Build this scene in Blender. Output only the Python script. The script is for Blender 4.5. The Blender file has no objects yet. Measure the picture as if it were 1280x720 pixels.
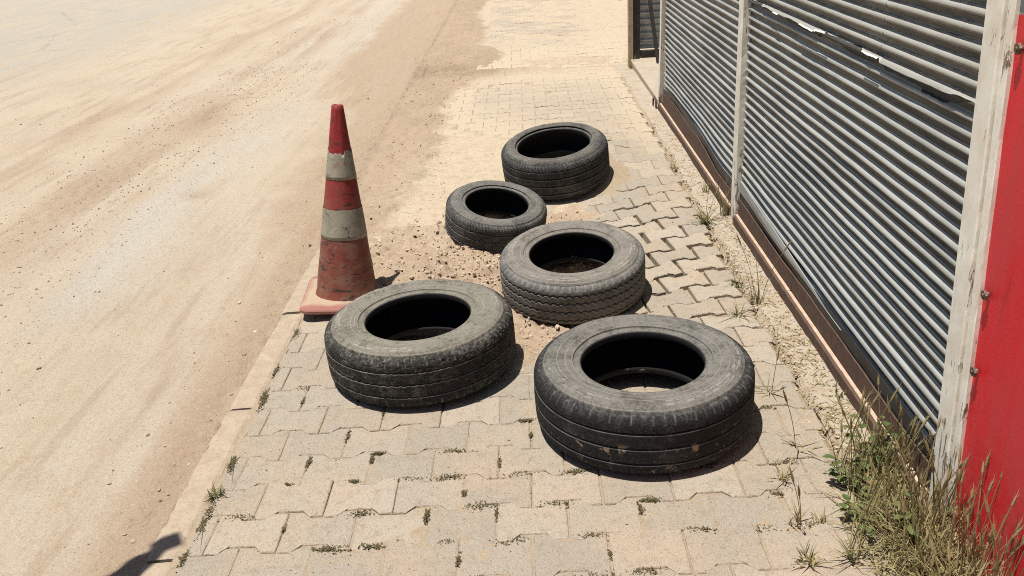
import bpy, math, random
import numpy as np
from mathutils import Vector, Matrix
random.seed(7); RNG = np.random.default_rng(7)
S = bpy.context.scene
COL = S.collection
PI = math.pi

# ------------------------------------------------------------------ noise
def _h(ix, iy, s):
    n = (ix.astype(np.int64) * 374761393 + iy.astype(np.int64) * 668265263 + s * 974634777) & 0x7fffffff
    n = ((n ^ (n >> 13)) * 1274126177) & 0x7fffffff
    n = (n ^ (n >> 16)) & 0xffff
    return n / 65535.0
def vnoise(x, y, s=0):
    x = np.asarray(x, float); y = np.asarray(y, float)
    ix, iy = np.floor(x), np.floor(y); fx, fy = x - ix, y - iy
    fx = fx * fx * (3 - 2 * fx); fy = fy * fy * (3 - 2 * fy)
    a = _h(ix, iy, s); b = _h(ix + 1, iy, s); c = _h(ix, iy + 1, s); d = _h(ix + 1, iy + 1, s)
    return (a + (b - a) * fx) * (1 - fy) + (c + (d - c) * fx) * fy
def fbm(x, y, s=0, o=4):
    r = 0; a = .5; t = 0
    for k in range(o):
        r = r + a * vnoise(x * 2 ** k, y * 2 ** k, s + k * 17); t += a; a *= .5
    return r / t - .5
def sstep(a, b, x):
    t = np.clip((np.asarray(x, float) - a) / (b - a), 0, 1)
    return t * t * (3 - 2 * t)
def gauss(x, c, s): return np.exp(-((x - c) / s) ** 2)

# ------------------------------------------------------------------ mesh helpers
def mesh(name, V, F, mat=None, parent=None, smooth=False, attrs=None, loc=None):
    me = bpy.data.meshes.new(name)
    V = np.asarray(V, dtype=np.float32)
    if isinstance(F, np.ndarray) and F.ndim == 2:
        n, k = F.shape
        me.vertices.add(len(V)); me.vertices.foreach_set('co', V.ravel())
        me.loops.add(n * k); me.loops.foreach_set('vertex_index', F.astype(np.int32).ravel())
        me.polygons.add(n); me.polygons.foreach_set('loop_start', np.arange(0, n * k, k, dtype=np.int32))
        me.update(calc_edges=True)
    else:
        me.from_pydata(V.tolist(), [], [list(map(int, f)) for f in F])
    if attrs:
        for an, vals in attrs.items():
            a = me.attributes.new(an, 'FLOAT', 'POINT')
            a.data.foreach_set('value', np.asarray(vals, dtype=np.float32))
    me.validate()
    me.polygons.foreach_set('use_smooth', [bool(smooth)] * len(me.polygons))
    me.update()
    o = bpy.data.objects.new(name, me); COL.objects.link(o)
    if mat: me.materials.append(mat)
    if parent: o.parent = parent
    if loc is not None: o.location = loc
    return o
def gridF(nu, nv, wrap_u=False):
    iu = np.arange(nu if wrap_u else nu - 1); iv = np.arange(nv - 1)
    A, B = np.meshgrid(iu, iv, indexing='ij'); A2 = (A + 1) % nu
    return np.stack([A * nv + B, A2 * nv + B, A2 * nv + B + 1, A * nv + B + 1], -1).reshape(-1, 4)
class MB:
    def __init__(s): s.v = []; s.f = []; s.t = []
    def add(s, V, F, t=0.):
        b = len(s.v); s.v += [tuple(p) for p in V]; s.f += [tuple(i + b for i in f) for f in F]; s.t += [t] * len(V)
    def box(s, x0, x1, y0, y1, z0, z1, c=.002, M=None, t=0.):
        P = []
        for (z, i) in ((z0, c), (z0 + c, 0), (z1 - c, 0), (z1, c)):
            P += [(x0 + i, y0 + i, z), (x1 - i, y0 + i, z), (x1 - i, y1 - i, z), (x0 + i, y1 - i, z)]
        F = [(3, 2, 1, 0), (12, 13, 14, 15)]
        for k in range(3):
            for j in range(4):
                a = k * 4 + j; b = k * 4 + (j + 1) % 4
                F.append((a, b, b + 4, a + 4))
        if M is not None: P = [tuple(M @ Vector(p)) for p in P]
        s.add(P, F, t)
    def tube(s, pts, rad, n=8, t=0., cap=True):
        P = []; m = len(pts)
        for i, p in enumerate(pts):
            p = Vector(p); d = (Vector(pts[min(i + 1, m - 1)]) - Vector(pts[max(i - 1, 0)])).normalized()
            a = d.orthogonal().normalized(); b = d.cross(a)
            r = rad[i] if hasattr(rad, '__len__') else rad
            for k in range(n):
                P.append(p + (a * math.cos(2 * PI * k / n) + b * math.sin(2 * PI * k / n)) * r)
        F = []
        for i in range(m - 1):
            for k in range(n):
                F.append((i * n + k, i * n + (k + 1) % n, (i + 1) * n + (k + 1) % n, (i + 1) * n + k))
        if cap: F += [tuple(range(n))[::-1], tuple(range((m - 1) * n, m * n))]
        s.add(P, F, t)
    def blade(s, p, az, L, w, bend, t, lean=.15, n=5):
        # a flat grass blade that arches over
        p = Vector(p); d = Vector((math.cos(az), math.sin(az), 0)); sd = Vector((-d.y, d.x, 0))
        P = []; ang = lean; q = p.copy()
        for i in range(n):
            ww = w * (1 - (i / (n - 1)) ** 1.6) + .0003
            up = Vector((0, 0, 1)); fold = (d * -.25 + up * .25) * ww
            P += [q - sd * ww, q + fold * .4, q + sd * ww]
            ang += bend / n; q = q + (d * math.sin(ang) + up * math.cos(ang)) * (L / (n - 1))
        F = []
        for i in range(n - 1):
            for k in range(2):
                F.append((i * 3 + k, i * 3 + k + 1, i * 3 + k + 4, i * 3 + k + 3))
        s.add(P, F, t)
    def build(s, name, mat, parent=None, smooth=False, loc=None):
        return mesh(name, s.v, s.f, mat, parent, smooth, {'tone': s.t}, loc)
def empty(name, loc=(0, 0, 0), rot=(0, 0, 0)):
    o = bpy.data.objects.new(name, None); COL.objects.link(o); o.location = loc; o.rotation_euler = rot
    o.empty_display_size = .1
    return o
def tag(o, label, cat, group=None):
    o['label'] = label; o['category'] = cat
    if group: o['group'] = group
    return o
def kind(o, k): o['kind'] = k; return o

# ------------------------------------------------------------------ material helpers
class NT:
    def __init__(s, name):
        s.m = bpy.data.materials.new(name); s.m.use_nodes = True; s.t = s.m.node_tree; s.t.nodes.clear()
        s.out = s.n('ShaderNodeOutputMaterial'); s.p = s.n('ShaderNodeBsdfPrincipled')
        s.l(s.p.outputs[0], s.out.inputs[0])
    def n(s, t, **k):
        x = s.t.nodes.new(t)
        for a, b in k.items(): setattr(x, a, b)
        return x
    def l(s, a, b): s.t.links.new(a, b)
    def put(s, sock, v):
        if isinstance(v, bpy.types.NodeSocket): s.l(v, sock)
        else: sock.default_value = (*v, 1) if (isinstance(v, tuple) and len(v) == 3 and sock.type == 'RGBA') else v
    def co(s, scale=(1, 1, 1), kind='Object', rot=(0, 0, 0)):
        c = s.n('ShaderNodeTexCoord'); mp = s.n('ShaderNodeMapping'); mp.inputs['Scale'].default_value = scale
        mp.inputs['Rotation'].default_value = rot
        s.l(c.outputs[kind], mp.inputs[0]); return mp.outputs[0]
    def noise(s, co, scale, detail=6, rough=.6, dist=0):
        x = s.n('ShaderNodeTexNoise'); x.inputs['Scale'].default_value = scale; x.inputs['Detail'].default_value = detail
        x.inputs['Roughness'].default_value = rough; x.inputs['Distortion'].default_value = dist
        s.l(co, x.inputs['Vector']); return x.outputs[0]
    def vor(s, co, scale, feature='F1', out='Distance'):
        x = s.n('ShaderNodeTexVoronoi', feature=feature); x.inputs['Scale'].default_value = scale
        s.l(co, x.inputs['Vector']); return x.outputs[out]
    def ramp(s, f, a, b, lo=0., hi=1.):
        x = s.n('ShaderNodeMapRange'); x.inputs[1].default_value = a; x.inputs[2].default_value = b
        x.inputs[3].default_value = lo; x.inputs[4].default_value = hi; x.interpolation_type = 'SMOOTHSTEP'
        s.put(x.inputs[0], f); return x.outputs[0]
    def mix(s, f, a, b, mode='MIX'):
        x = s.n('ShaderNodeMix', data_type='RGBA', blend_type=mode)
        s.put(x.inputs[0], f); s.put(x.inputs[6], a); s.put(x.inputs[7], b); return x.outputs[2]
    def math(s, op, a, b=0.):
        x = s.n('ShaderNodeMath', operation=op); s.put(x.inputs[0], a); s.put(x.inputs[1], b); return x.outputs[0]
    def attr(s, name):
        x = s.n('ShaderNodeAttribute', attribute_name=name); return x.outputs['Fac']
    def sep(s, co):
        x = s.n('ShaderNodeSeparateXYZ'); s.l(co, x.inputs[0]); return x.outputs
    def bump(s, h, strength=.5, dist=.01, prev=None):
        x = s.n('ShaderNodeBump'); x.inputs['Strength'].default_value = strength; x.inputs['Distance'].default_value = dist
        s.l(h, x.inputs['Height'])
        if prev is not None: s.l(prev, x.inputs['Normal'])
        return x.outputs[0]
    def fin(s, col, rough=.8, nrm=None, metal=0., spec=.3):
        s.put(s.p.inputs['Base Color'], col); s.put(s.p.inputs['Roughness'], rough); s.put(s.p.inputs['Metallic'], metal)
        s.p.inputs['Specular IOR Level'].default_value = spec
        if nrm is not None: s.l(nrm, s.p.inputs['Normal'])
        return s.m

def mat_road():
    t = NT('dusty_road'); co = t.co(); st = t.co((1, .12, 1)); x = t.sep(co)[0]
    big = t.noise(co, .9, 4); streak = t.noise(st, 3.2, 6, .65, .3); streak2 = t.noise(t.co((1, .1, 1), rot=(0, 0, .03)), 9, 4, .6)
    grain = t.noise(co, 130, 4, .8); fine = t.noise(co, 38, 6, .75)
    sand = t.mix(t.ramp(big, .35, .65), (.465, .39, .285), (.43, .355, .265))
    c = t.mix(t.ramp(streak, .45, .70, 0, .6), sand, (.46, .405, .325))            # worn grey asphalt under the dust
    c = t.mix(t.ramp(streak2, .50, .70, 0, .6), c, (.33, .25, .175))
    blot = t.noise(co, 7, 6, .7); c = t.mix(t.ramp(blot, .5, .72, 0, .45), c, (.38, .29, .20))
    crk = t.vor(t.co((1, .5, 1)), .55, 'DISTANCE_TO_EDGE'); crk = t.math('ADD', crk, t.math('MULTIPLY', t.math('SUBTRACT', t.noise(co, 5, 6, .75), .5), .10))
    gm = t.math('MULTIPLY', t.attr('grey'), t.ramp(t.noise(st, 4, 6, .7), .25, .6))
    c = t.mix(gm, c, t.mix(t.ramp(x, -3.5, -6), (.45, .41, .345), (.375, .345, .29)))
    d = t.attr('dirt')
    c = t.mix(d, c, (.35, .255, .175))
    c = t.mix(t.math('MULTIPLY', t.ramp(crk, .012, .0), t.math('MULTIPLY', gm, t.ramp(x, -4.2, -5.5, 0, .3))), c, (.16, .13, .10))
    c = t.mix(t.ramp(fine, .48, .72, 0, .4), c, (.30, .215, .15))
    c = t.mix(t.ramp(grain, .53, .68, 0, .6), c, (.22, .16, .115))
    c = t.mix(t.ramp(grain, .44, .3, 0, .5), c, (.66, .54, .40))
    b = t.bump(grain, .6, .008); b = t.bump(fine, .6, .025, b); b = t.bump(t.noise(st, 14, 5), .25, .03, b)
    return t.fin(c, .95, b, spec=.1)
def mat_paver():
    t = NT('concrete_paver'); co = t.co(); y = t.sep(co)
    tone = t.attr('tone'); sandm = t.attr('sand')
    c = t.mix(tone, (.325, .282, .225), (.40, .345, .272))
    grain = t.noise(co, 170, 4, .8); med = t.noise(co, 26, 6, .72); big = t.noise(co, 3.2, 5)
    agg = t.vor(co, 130)
    c = t.mix(t.ramp(big, .4, .68, 0, .55), c, (.42, .325, .225))
    c = t.mix(t.ramp(med, .48, .72, 0, .65), c, (.26, .215, .16))
    c = t.mix(t.ramp(grain, .55, .68, 0, .85), c, (.13, .10, .075))
    c = t.mix(t.ramp(agg, .22, .10, 0, .5), c, (.60, .54, .46))
    c = t.mix(t.ramp(t.math('ADD', sandm, t.math('MULTIPLY', t.math('SUBTRACT', med, .5), .9)), .25, .75), c, (.455, .375, .27))
    b = t.bump(grain, .8, .005); b = t.bump(agg, .4, .004, b); b = t.bump(med, .5, .014, b)
    return t.fin(c, .92, b, spec=.15)
def mat_kerb():
    t = NT('kerb_concrete'); co = t.co(); grain = t.noise(co, 230, 3, .7); med = t.noise(co, 18, 6, .7)
    c = t.mix(t.ramp(med, .35, .65), (.39, .315, .23), (.33, .26, .19))
    c = t.mix(t.ramp(grain, .55, .7, 0, .75), c, (.15, .115, .085)); c = t.mix(t.ramp(grain, .42, .28, 0, .4), c, (.6, .5, .4))
    b = t.bump(grain, .5, .004); b = t.bump(med, .4, .02, b)
    return t.fin(c, .92, b, spec=.15)
def mat_soil():
    t = NT('loose_soil'); co = t.co(); pale = t.attr('pale'); damp = t.attr('damp')
    grain = t.noise(co, 160, 4, .75); med = t.noise(co, 22, 6, .7)
    c = t.mix(pale, (.36, .275, .195), (.465, .385, .28))
    c = t.mix(t.ramp(med, .4, .7, 0, .45), c, (.30, .20, .135))
    c = t.mix(damp, c, (.25, .19, .125)); c = t.mix(t.math('MULTIPLY', t.attr('hard'), t.ramp(t.noise(co, 9, 5, .7), .35, .55)), c, (.395, .34, .265))
    c = t.mix(t.ramp(grain, .54, .69, 0, .6), c, (.18, .125, .085)); c = t.mix(t.ramp(grain, .44, .28, 0, .5), c, (.6, .48, .34))
    b = t.bump(grain, .6, .006); b = t.bump(med, .6, .02, b)
    return t.fin(c, .95, b, spec=.1)
def mat_stone():
    t = NT('gravel_stone'); tone = t.attr('tone'); co = t.co()
    c = t.mix(tone, (.28, .19, .125), (.52, .42, .31)); g = t.noise(co, 220, 3)
    return t.fin(t.mix(t.ramp(g, .45, .7, 0, .5), c, (.2, .15, .11)), .9, t.bump(g, .4, .003), spec=.15)
def mat_rubber(name, tread, side, flecks=0., scale=9.):
    t = NT(name); co = t.co(); n1 = t.noise(co, scale, 8, .7, .4); n2 = t.noise(co, 70, 5, .7); n3 = t.noise(co, 210, 4, .8)
    w = t.attr('wear_glint'); cl = t.attr('clean')
    sd = t.ramp(t.math('ADD', t.attr('side'), t.math('MULTIPLY', t.math('SUBTRACT', n2, .5), .9)), .2, .8)
    mixn = t.math('ADD', t.math('MULTIPLY', n1, .6), t.math('MULTIPLY', n2, .4))
    def layer(base, dust, amount):
        f = t.ramp(mixn, .62 - amount * .5, .82 - amount * .45)
        return t.mix(f, base, dust), f
    (ct, ft), (cs, fs) = layer(*tread), layer(*side)
    c = t.mix(sd, ct, cs); base = t.mix(sd, tread[0], side[0]); dust = t.mix(sd, tread[1], side[1])
    def dk(col, k): return t.mix(1., col, (k, k, k), 'MULTIPLY')
    sc = t.noise(t.co((1, 1, 1), rot=(.4, .2, .9)), 34, 8, .78, 1.6)
    c = t.mix(t.ramp(n3, .54, .66, 0, .75), c, dk(base, .35))
    c = t.mix(t.ramp(n3, .45, .32, 0, .5), c, dk(dust, 1.7))
    c = t.mix(t.ramp(sc, .60, .70, 0, .45), c, dk(dust, 1.8))
    c = t.mix(t.ramp(sc, .42, .32, 0, .55), c, dk(base, .6))
    c = t.mix(cl, c, (.014, .014, .014)); c = t.mix(w, c, dk(dust, 1.7))
    if flecks:
        v = t.noise(t.co((1, 1, 1.3)), 15, 6, .72, .25); v2 = t.noise(t.co(), 2.1, 2)
        c = t.mix(t.math('MULTIPLY', t.math('MULTIPLY', t.math('MULTIPLY', t.ramp(v, .580, .600), t.ramp(t.sep(co)[2], .130, .10)), t.ramp(v2, .48, .52)), t.ramp(t.attr('side'), .2, .05)), c, (.30, .235, .165))
    b = t.bump(n2, .5, .005); b = t.bump(n3, .7, .002, b)
    return t.fin(c, .82, b, spec=.18)
def mat_plain(name, a, b_, rough=.7, scale=20., metal=0., spec=.3, bump=.3, st=(1, 1, 1), tone=False):
    t = NT(name); co = t.co(st); n = t.noise(co, scale, 7, .7, .3); g = t.noise(t.co(), scale * 9, 3, .7)
    c = t.mix(t.ramp(n, .35, .68), a, b_); c = t.mix(t.ramp(g, .55, .75, 0, .35), c, tuple(k * .5 for k in a))
    if tone: c = t.mix(t.attr('tone'), c, b_)
    return t.fin(c, rough, t.bump(n, bump, .004, t.bump(g, bump * .6, .0015)), metal, spec)
def mat_grass(name='grass_blade', ends=((.08, .105, .03), (.40, .315, .16))):
    t = NT(name); tone = t.attr('tone'); n = t.noise(t.co(), 60, 3)
    c = t.mix(tone, ends[0], ends[1]); c = t.mix(t.ramp(n, .4, .7, 0, .4), c, tuple(k * .6 for k in ends[1]))
    m = t.fin(c, .6, spec=.25)
    tr = t.n('ShaderNodeBsdfTranslucent'); t.put(tr.inputs[0], c); mx = t.n('ShaderNodeMixShader'); mx.inputs[0].default_value = .25
    t.l(t.p.outputs[0], mx.inputs[1]); t.l(tr.outputs[0], mx.inputs[2]); t.l(mx.outputs[0], t.out.inputs[0])
    return m

# ------------------------------------------------------------------ ground heights
VX, VS = .10, .44
def H(x, y):
    x = np.asarray(x, float); y = np.asarray(y, float)
    s = sstep(2.72, 3.15, y) * (1 - sstep(4.62, 5.5, y))
    h = -.080 * np.exp(-((x - VX) / VS) ** 2) * s
    h = h + .05 * np.exp(-((x - .2) / .5) ** 2 - ((y - 5.5) / .42) ** 2)
    h = h - .045 * gauss(y, 8.75, .45) + .02 * gauss(y, 10.2, .8)
    h = h + .008 * fbm(x * 1.1, y * 1.1, 3, 3) * 2
    return h
def roadz(x, y):
    z = -.028 - .02 * sstep(-1.1, -1.7, x) + .030 * gauss(x, -1.10, .11) * (.7 + .6 * fbm(x * 9, y * 5, 12, 4))
    z = z + .03 * fbm(x * 1.6, y * .22, 11, 4) + .02 * fbm(x * .7, y * .6, 5, 3) + .010 * fbm(x * 7, y * 2.2, 8, 4)
    z = z + .014 * gauss(x, -2.25, .11) - .016 * gauss(x, -2.6, .2) + .016 * gauss(x + .05 * np.sin(y), -3.1, .12)
    e = sstep(-1.9, -1.06, x)
    return z + .02 * sstep(3.6, 6, y) * e - .15 * sstep(-1.068, -.95, x)
# ------------------------------------------------------------------ ground sheet, road
kind(mesh('ground', [(-400, -200, -.6), (400, -200, -.6), (400, 800, -.6), (-400, 800, -.6)], [(0, 1, 2, 3)], mat_plain('ground_earth', (.42, .33, .23), (.36, .28, .2), .95, 2.)), 'structure')
ys = np.concatenate([np.linspace(.2, 6.5, 400), 6.5 + 30 * np.linspace(0, 1, 260)[1:] ** 1.5])
xs = -.90 - np.concatenate([np.linspace(0, 3.2, 220), 3.2 + 16 * np.linspace(0, 1, 90)[1:] ** 1.6])
X, Y = np.meshgrid(xs, ys, indexing='ij')
Z = roadz(X, Y)
dirt = gauss(X, -1.13, .16) * sstep(.25, .6, vnoise(X * 6, Y * 3, 2) + .2) * .8
wid = .22 * sstep(3.6, 5, Y) + .5 * sstep(6.5, 9.5, Y)
dirt = np.maximum(dirt, (1 - sstep(0, .35, -(X + 1.072) - wid + .3 * fbm(X * 5, Y * 4, 9, 4))) * sstep(3.4, 4.6, Y) * .7)
grey = gauss(X + .35 * fbm(X * 2, Y * 1.2, 44, 4), -2.12, .24) * sstep(3.0, 3.9, Y) * (1 - sstep(6.0, 8.5, Y)) * 1.0
grey = np.maximum(grey, sstep(-4.6, -6.5, X + 1.2 * fbm(X * .8, Y * .25, 47, 4)))
grey = np.maximum(grey, .6 * gauss(X, -2.4, .5) * sstep(8, 12, Y))
rt = gauss(X + .3 * fbm(X * 1.5, Y * .5, 48, 3), -2.75, .26) * sstep(2.2, 4.2, Y) * (.35 + .9 * vnoise(X * 5, Y * 1.5, 49))
tr = rt * .8 + gauss(X + .3 * fbm(X * 0, Y * .4, 4, 2), -3.75, .2) * .6 + gauss(X + .1 * fbm(X * 0, Y * .6, 6, 2), -1.62, .05) * .45
dirt = np.maximum(dirt, tr * sstep(.35, .7, vnoise(X * 5, Y * .8, 31) + .15))
for (hx, hy, hr) in ((-1.81, 8.05, .13), (-1.42, 7.78, .12), (-2.05, 5.2, .08)):
    hq = np.exp(-((X - hx) / hr) ** 2 - ((Y - hy) / (hr * 1.5)) ** 2); Z -= .02 * hq; dirt = np.maximum(dirt, .6 * hq)
Z += dirt * (.040 * fbm(X * 22, Y * 22, 21, 3) + .028 * fbm(X * 45, Y * 40, 23, 3) + .006)
far = np.abs(X) > 18
kind(mesh('road', np.stack([X, Y, Z], -1).reshape(-1, 3), gridF(len(xs), len(ys))[:, ::-1], mat_road(), smooth=True, attrs={'dirt': dirt.ravel(), 'grey': grey.ravel()}), 'structure')

# ------------------------------------------------------------------ kerb
mb = MB(); y = -.41
while y < 4.4:
    L = .745 + random.uniform(-.01, .01)
    tw = random.uniform(-.004, .004); z1 = random.uniform(-.003, .003)
    n = 26
    prof = [(-1.073, -.12), (-1.073, -.016), (-1.066, -.006), (-1.05, 0), (-.985, 0.002), (-.972, -.003), (-.967, -.012), (-.967, -.1)]
    P = []
    for i in range(n + 1):
        yy = y + .006 + (L - .012) * i / n
        e = .006 * (abs(2 * i / n - 1) ** 10)
        for j, (px, pz) in enumerate(prof):
            k = float(fbm(yy * 14, px * 40, 41, 3)) * .008
            P.append((px + tw * (yy - y) + (k if j < 4 else 0), yy, pz + z1 - e * (pz > -.05) + (k if pz > -.02 else 0) * .5))
    m = len(prof); F = [(i * m + j, i * m + j + 1, (i + 1) * m + j + 1, (i + 1) * m + j) for i in range(n) for j in range(m - 1)]
    F += [tuple(range(m))[::-1], tuple(range(n * m, n * m + m))]
    mb.add(P, F); y += L
kind(mb.build('kerb', mat_kerb(), smooth=False), 'structure')

# ------------------------------------------------------------------ block pavement
PL, PP = .193, .140
Y0 = 1.822 - PP * 12
def paver_outline(g, l0=-.0965, l1=.0965):
    hw, nw = .0825 - g, .0575 - g
    top = [(l0 + g, hw), (-.060 + g, hw), (-.036 + g * .5, nw), (.036 - g * .5, nw), (.060 - g, hw), (l1 - g, hw)]
    bot = [(a, -b) for a, b in top[::-1]]
    return top[::-1] + bot[::-1]
pv, pf, tone, sandm = [], [], [], []
def sand_at(x, y):
    s = .85 * np.exp(-((x + .42) / .42) ** 2 - ((y - 5.1) / 1.1) ** 2) + .9 * sstep(-.45, -.85, x) * sstep(3.2, 4.2, y) + .35 * sstep(4.5, 6, y)
    s = s * 1.25 + .6 * sstep(-.35, -.75, x) * sstep(4, 5, y) + .5 * gauss(y, 8.8, .9) + .25 * sstep(.55, .9, x)
    return s
row = 0
for r in range(0, 128):
    yc = Y0 + r * PP + PP * .5
    off = (r % 2) * PL * .5
    for k in range(-7, 11):
        xc = -.043 + k * PL + off
        x0, x1 = xc - PL / 2, xc + PL / 2
        lo, hi = -.962, (.845 if yc < 8.75 else 1.6)
        if x1 < lo + .02 or x0 > hi - .02: continue
        l0 = max(-.0965, lo - xc); l1 = min(.0965, hi - xc)
        if math.hypot(xc + .20, yc - 4.156) < .21 or math.hypot(xc - .155, yc - 3.446) < .23: continue      # left out over the hollows added to darken the tyre holes
        br = float(np.exp(-((xc - .55) / .3) ** 2 - ((yc - 3.85) / .8) ** 2))     # the broken-up patch by the tyres
        g = .0009 + random.uniform(0, .0012) + .0085 * br
        o = paver_outline(g)
        o = [(min(max(a, l0 + g), l1 - g), b) for a, b in o]
        q = []
        for p in o:
            if not q or abs(p[0] - q[-1][0]) + abs(p[1] - q[-1][1]) > 1e-4: q.append(p)
        o = q; n = len(o)
        e = .03
        zc = float(H(xc, yc)); sx = float(H(xc + e, yc) - H(xc - e, yc)) / (2 * e); sy = float(H(xc, yc + e) - H(xc, yc - e)) / (2 * e)
        sx += random.gauss(0, .008) + br * random.gauss(0, .035); sy += random.gauss(0, .008) + br * random.gauss(0, .03)
        zc += random.gauss(0, .0012) + br * random.gauss(0, .005)
        an = random.gauss(0, .008) + br * random.gauss(.02, .03); ca, sa = math.cos(an), math.sin(an)
        ux = random.gauss(0, .001) - br * .006 * random.random(); uy = random.gauss(0, .001) + br * (random.gauss(0, .003) + .20 * (xc - .50)); an += .17 * br; ca, sa = math.cos(an), math.sin(an)
        b = len(pv); tn = random.random(); tn = .15 * tn if random.random() < .5 else tn
        cx = sum(p[0] for p in o) / n
        for (ins, dz) in ((.006, 0), (.002, -.0012), (0, -.004), (0, -.06)):
            for (a, c) in o:
                a2 = a - (ins if a > cx else -ins); c2 = c - (ins if c > 0 else -ins)
                chip = .004 * max(0, random.random() - .75) if dz < 0 and dz > -.05 else 0
                X_, Y_ = a2 * ca - c2 * sa, a2 * sa + c2 * ca
                pv.append((xc + ux + X_, yc + uy + Y_, zc + sx * X_ + sy * Y_ + dz - chip)); tone.append(tn)
        # facing: outline runs clockwise or not, fixed by the order below
        pf.append(tuple(b + i for i in range(n)))
        for kk in range(3):
            for i in range(n):
                a = b + kk * n + i; c = b + kk * n + (i + 1) % n
                pf.append((a, a + n, c + n, c))
pv = np.array(pv)
o = kind(mesh('pavement', pv, pf, mat_paver(), attrs={'tone': tone, 'sand': sand_at(pv[:, 0], pv[:, 1])}), 'structure')
import bmesh
def fix_normals(o):
    bm = bmesh.new(); bm.from_mesh(o.data); bmesh.ops.recalc_face_normals(bm, faces=bm.faces); bm.to_mesh(o.data); bm.free()
fix_normals(o)

# ------------------------------------------------------------------ soil: joint filling, the dug patch, drifts of sand, strip along the wall
xs = np.concatenate([np.arange(-1.10, 1.0, .0125), np.arange(1.0, 1.7, .05)]); ys = np.concatenate([np.arange(1.2, 6, .0125), np.arange(6, 18.2, .03)])
X, Y = np.meshgrid(xs, ys, indexing='ij')
n4 = fbm(X * 4.5, Y * 4.5, 51, 5); n20 = fbm(X * 22, Y * 22, 61, 4); n60 = fbm(X * 60, Y * 60, 71, 3)
def ell(cx, cy, rx, ry): return 1 - np.sqrt(((X - cx) / rx) ** 2 + ((Y - cy) / ry) ** 2)
pit = np.maximum.reduce([ell(-.20, 3.72, .46, .48), ell(.06, 3.02, .22, .50), ell(.08, 3.8, .36, .75), ell(-.55, 3.9, .35, .45)])
pit = sstep(-.18, .30, pit + n4 * .8)
bandr = -.70 + .08 * np.sin(Y * 1.3) + .5 * sstep(7.2, 8.6, Y) - .35 * sstep(9.3, 10.2, Y)
band = sstep(.12, -.10, X - bandr - n4 * .22) * sstep(3.45, 3.85, Y + n4 * .4)
sand = sstep(.05, .7, 1.0 * np.exp(-((X + .45) / .36) ** 2 - ((Y - 5.0) / .95) ** 2) + n4 * .55)
dip = gauss(Y + .25 * X * -.3, 8.72, .30 + .12 * (X < -.2)) * sstep(.1, .5, .75 - .25 * X + n4)
wall = sstep(.853, .872, X + n4 * .015) * (1 - sstep(8.7, 8.9, Y)) * (X < 1.01)
far = sstep(9.0, 12, Y) * sstep(.0, .35, n4 + .1) * .8
M = np.maximum.reduce([pit, band, sand * .62, dip, far])
T = -.0037 + .0040 * n20 + .003 * n4 - .030 * np.exp(-((X - .55) / .3) ** 2 - ((Y - 3.85) / .8) ** 2)
T = T + M * (.020 + .016 * n20 + .02 * n4)
yc1 = 8.62 - .25 * X + .10 * n4; yc2 = 9.15 - .10 * X + .12 * n4
dipm = (X > -.5) * dip
T = T + dipm * .030 * (1 - sstep(0, .03, Y - yc1)) - dipm * .02 + .03 * (1 - sstep(0, .04, Y - yc2)) * sstep(.25, .0, yc2 - Y) * sstep(-.1, .1, X) * sstep(-.1, .12, n4 + .1)
T = T - .022 * gauss(X, .848, .010) * (Y < 6.5)
T = np.where(wall > .25, np.maximum(T, -.02 + wall * (.022 + .010 * n20 + .012 * n4)), T)
rough = np.maximum(pit, band * .45)
T = T + rough * (n20 * .034 + n60 * .026) + (dip + .3 * sand) * n20 * .012
T = T + .075 * np.exp(-((X - .18) / .20) ** 2 - ((Y - 3.69) / .075) ** 2)                     # heap under the middle tyre
T = T + .025 * np.exp(-((X + .16) / .13) ** 2 - ((Y - 3.70) / .12) ** 2)
T = T + .055 * np.exp(-((X - .40) / .13) ** 2 - ((Y - 4.98) / .16) ** 2) + .045 * np.exp(-((X - .2) / .2) ** 2 - ((Y - 5.27) / .1) ** 2)
T = T + .075 * np.exp(-((X + .24) / .20) ** 2 - ((Y - 4.40) / .060) ** 2) + .045 * np.exp(-((X + .42) / .06) ** 2 - ((Y - 4.2) / .16) ** 2)
T = T + .060 * np.exp(-((X + .52) / .13) ** 2 - ((Y - 3.58) / .17) ** 2)
for (cx, cy, cr_, cd) in ((-.20, 4.156, .20, .16), (.155, 3.446, .205, .12)): T = T - cd * sstep(cr_, cr_ * .92, np.hypot(X - cx, Y - cy))  # hollows added inside two tyres so the ground there falls in shade
Zs = H(X, Y) + T
# drop to below the road beside the kerb where the kerb is bare
edge = (X < -.99)
Zs = np.where(edge, np.where(Y > 4.4, np.minimum(Zs, .004 + .02 * n20), np.maximum(-.05, T + .002) * 1.0 + .0), Zs)
kerbcov = sstep(3.5, 4.3, Y + n4 * 1.0)
Zs = np.where(edge, -.04 + kerbcov * (.045 + .03 * n20 - .35 * np.clip(-.99 - X, 0, 1)), Zs)
zr = roadz(X, Y) + .15 * sstep(-1.068, -.95, X) + .003; be = sstep(-.95, -1.08, X) * sstep(4.0, 4.6, Y); Zs = Zs * (1 - be) + np.minimum(zr, Zs + 1) * be
pale = np.clip(1.0 - .95 * sstep(.30, .85, np.maximum(pit, band) + .5 * n20) * (1 - .7 * sand) - dip * .5 + .25 * n4, 0, 1)
damp = np.clip(dip * sstep(.2, -.7, X) * sstep(-.2, .2, n4 + .1) * 1.0, 0, .8)
damp = np.maximum(damp, .55 * sstep(.25, .05, M) * (wall < .3) * (Y < 8))
pale = np.where(wall > .3, .55 + .5 * n4, pale); damp = np.maximum(damp, (wall > .3) * np.clip(.38 + .9 * n20 + .4 * sstep(2.3, 1.9, Y), 0, .8))
damp = np.maximum(damp, .35 * band * sstep(-.1, .2, n4 + .05))
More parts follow.
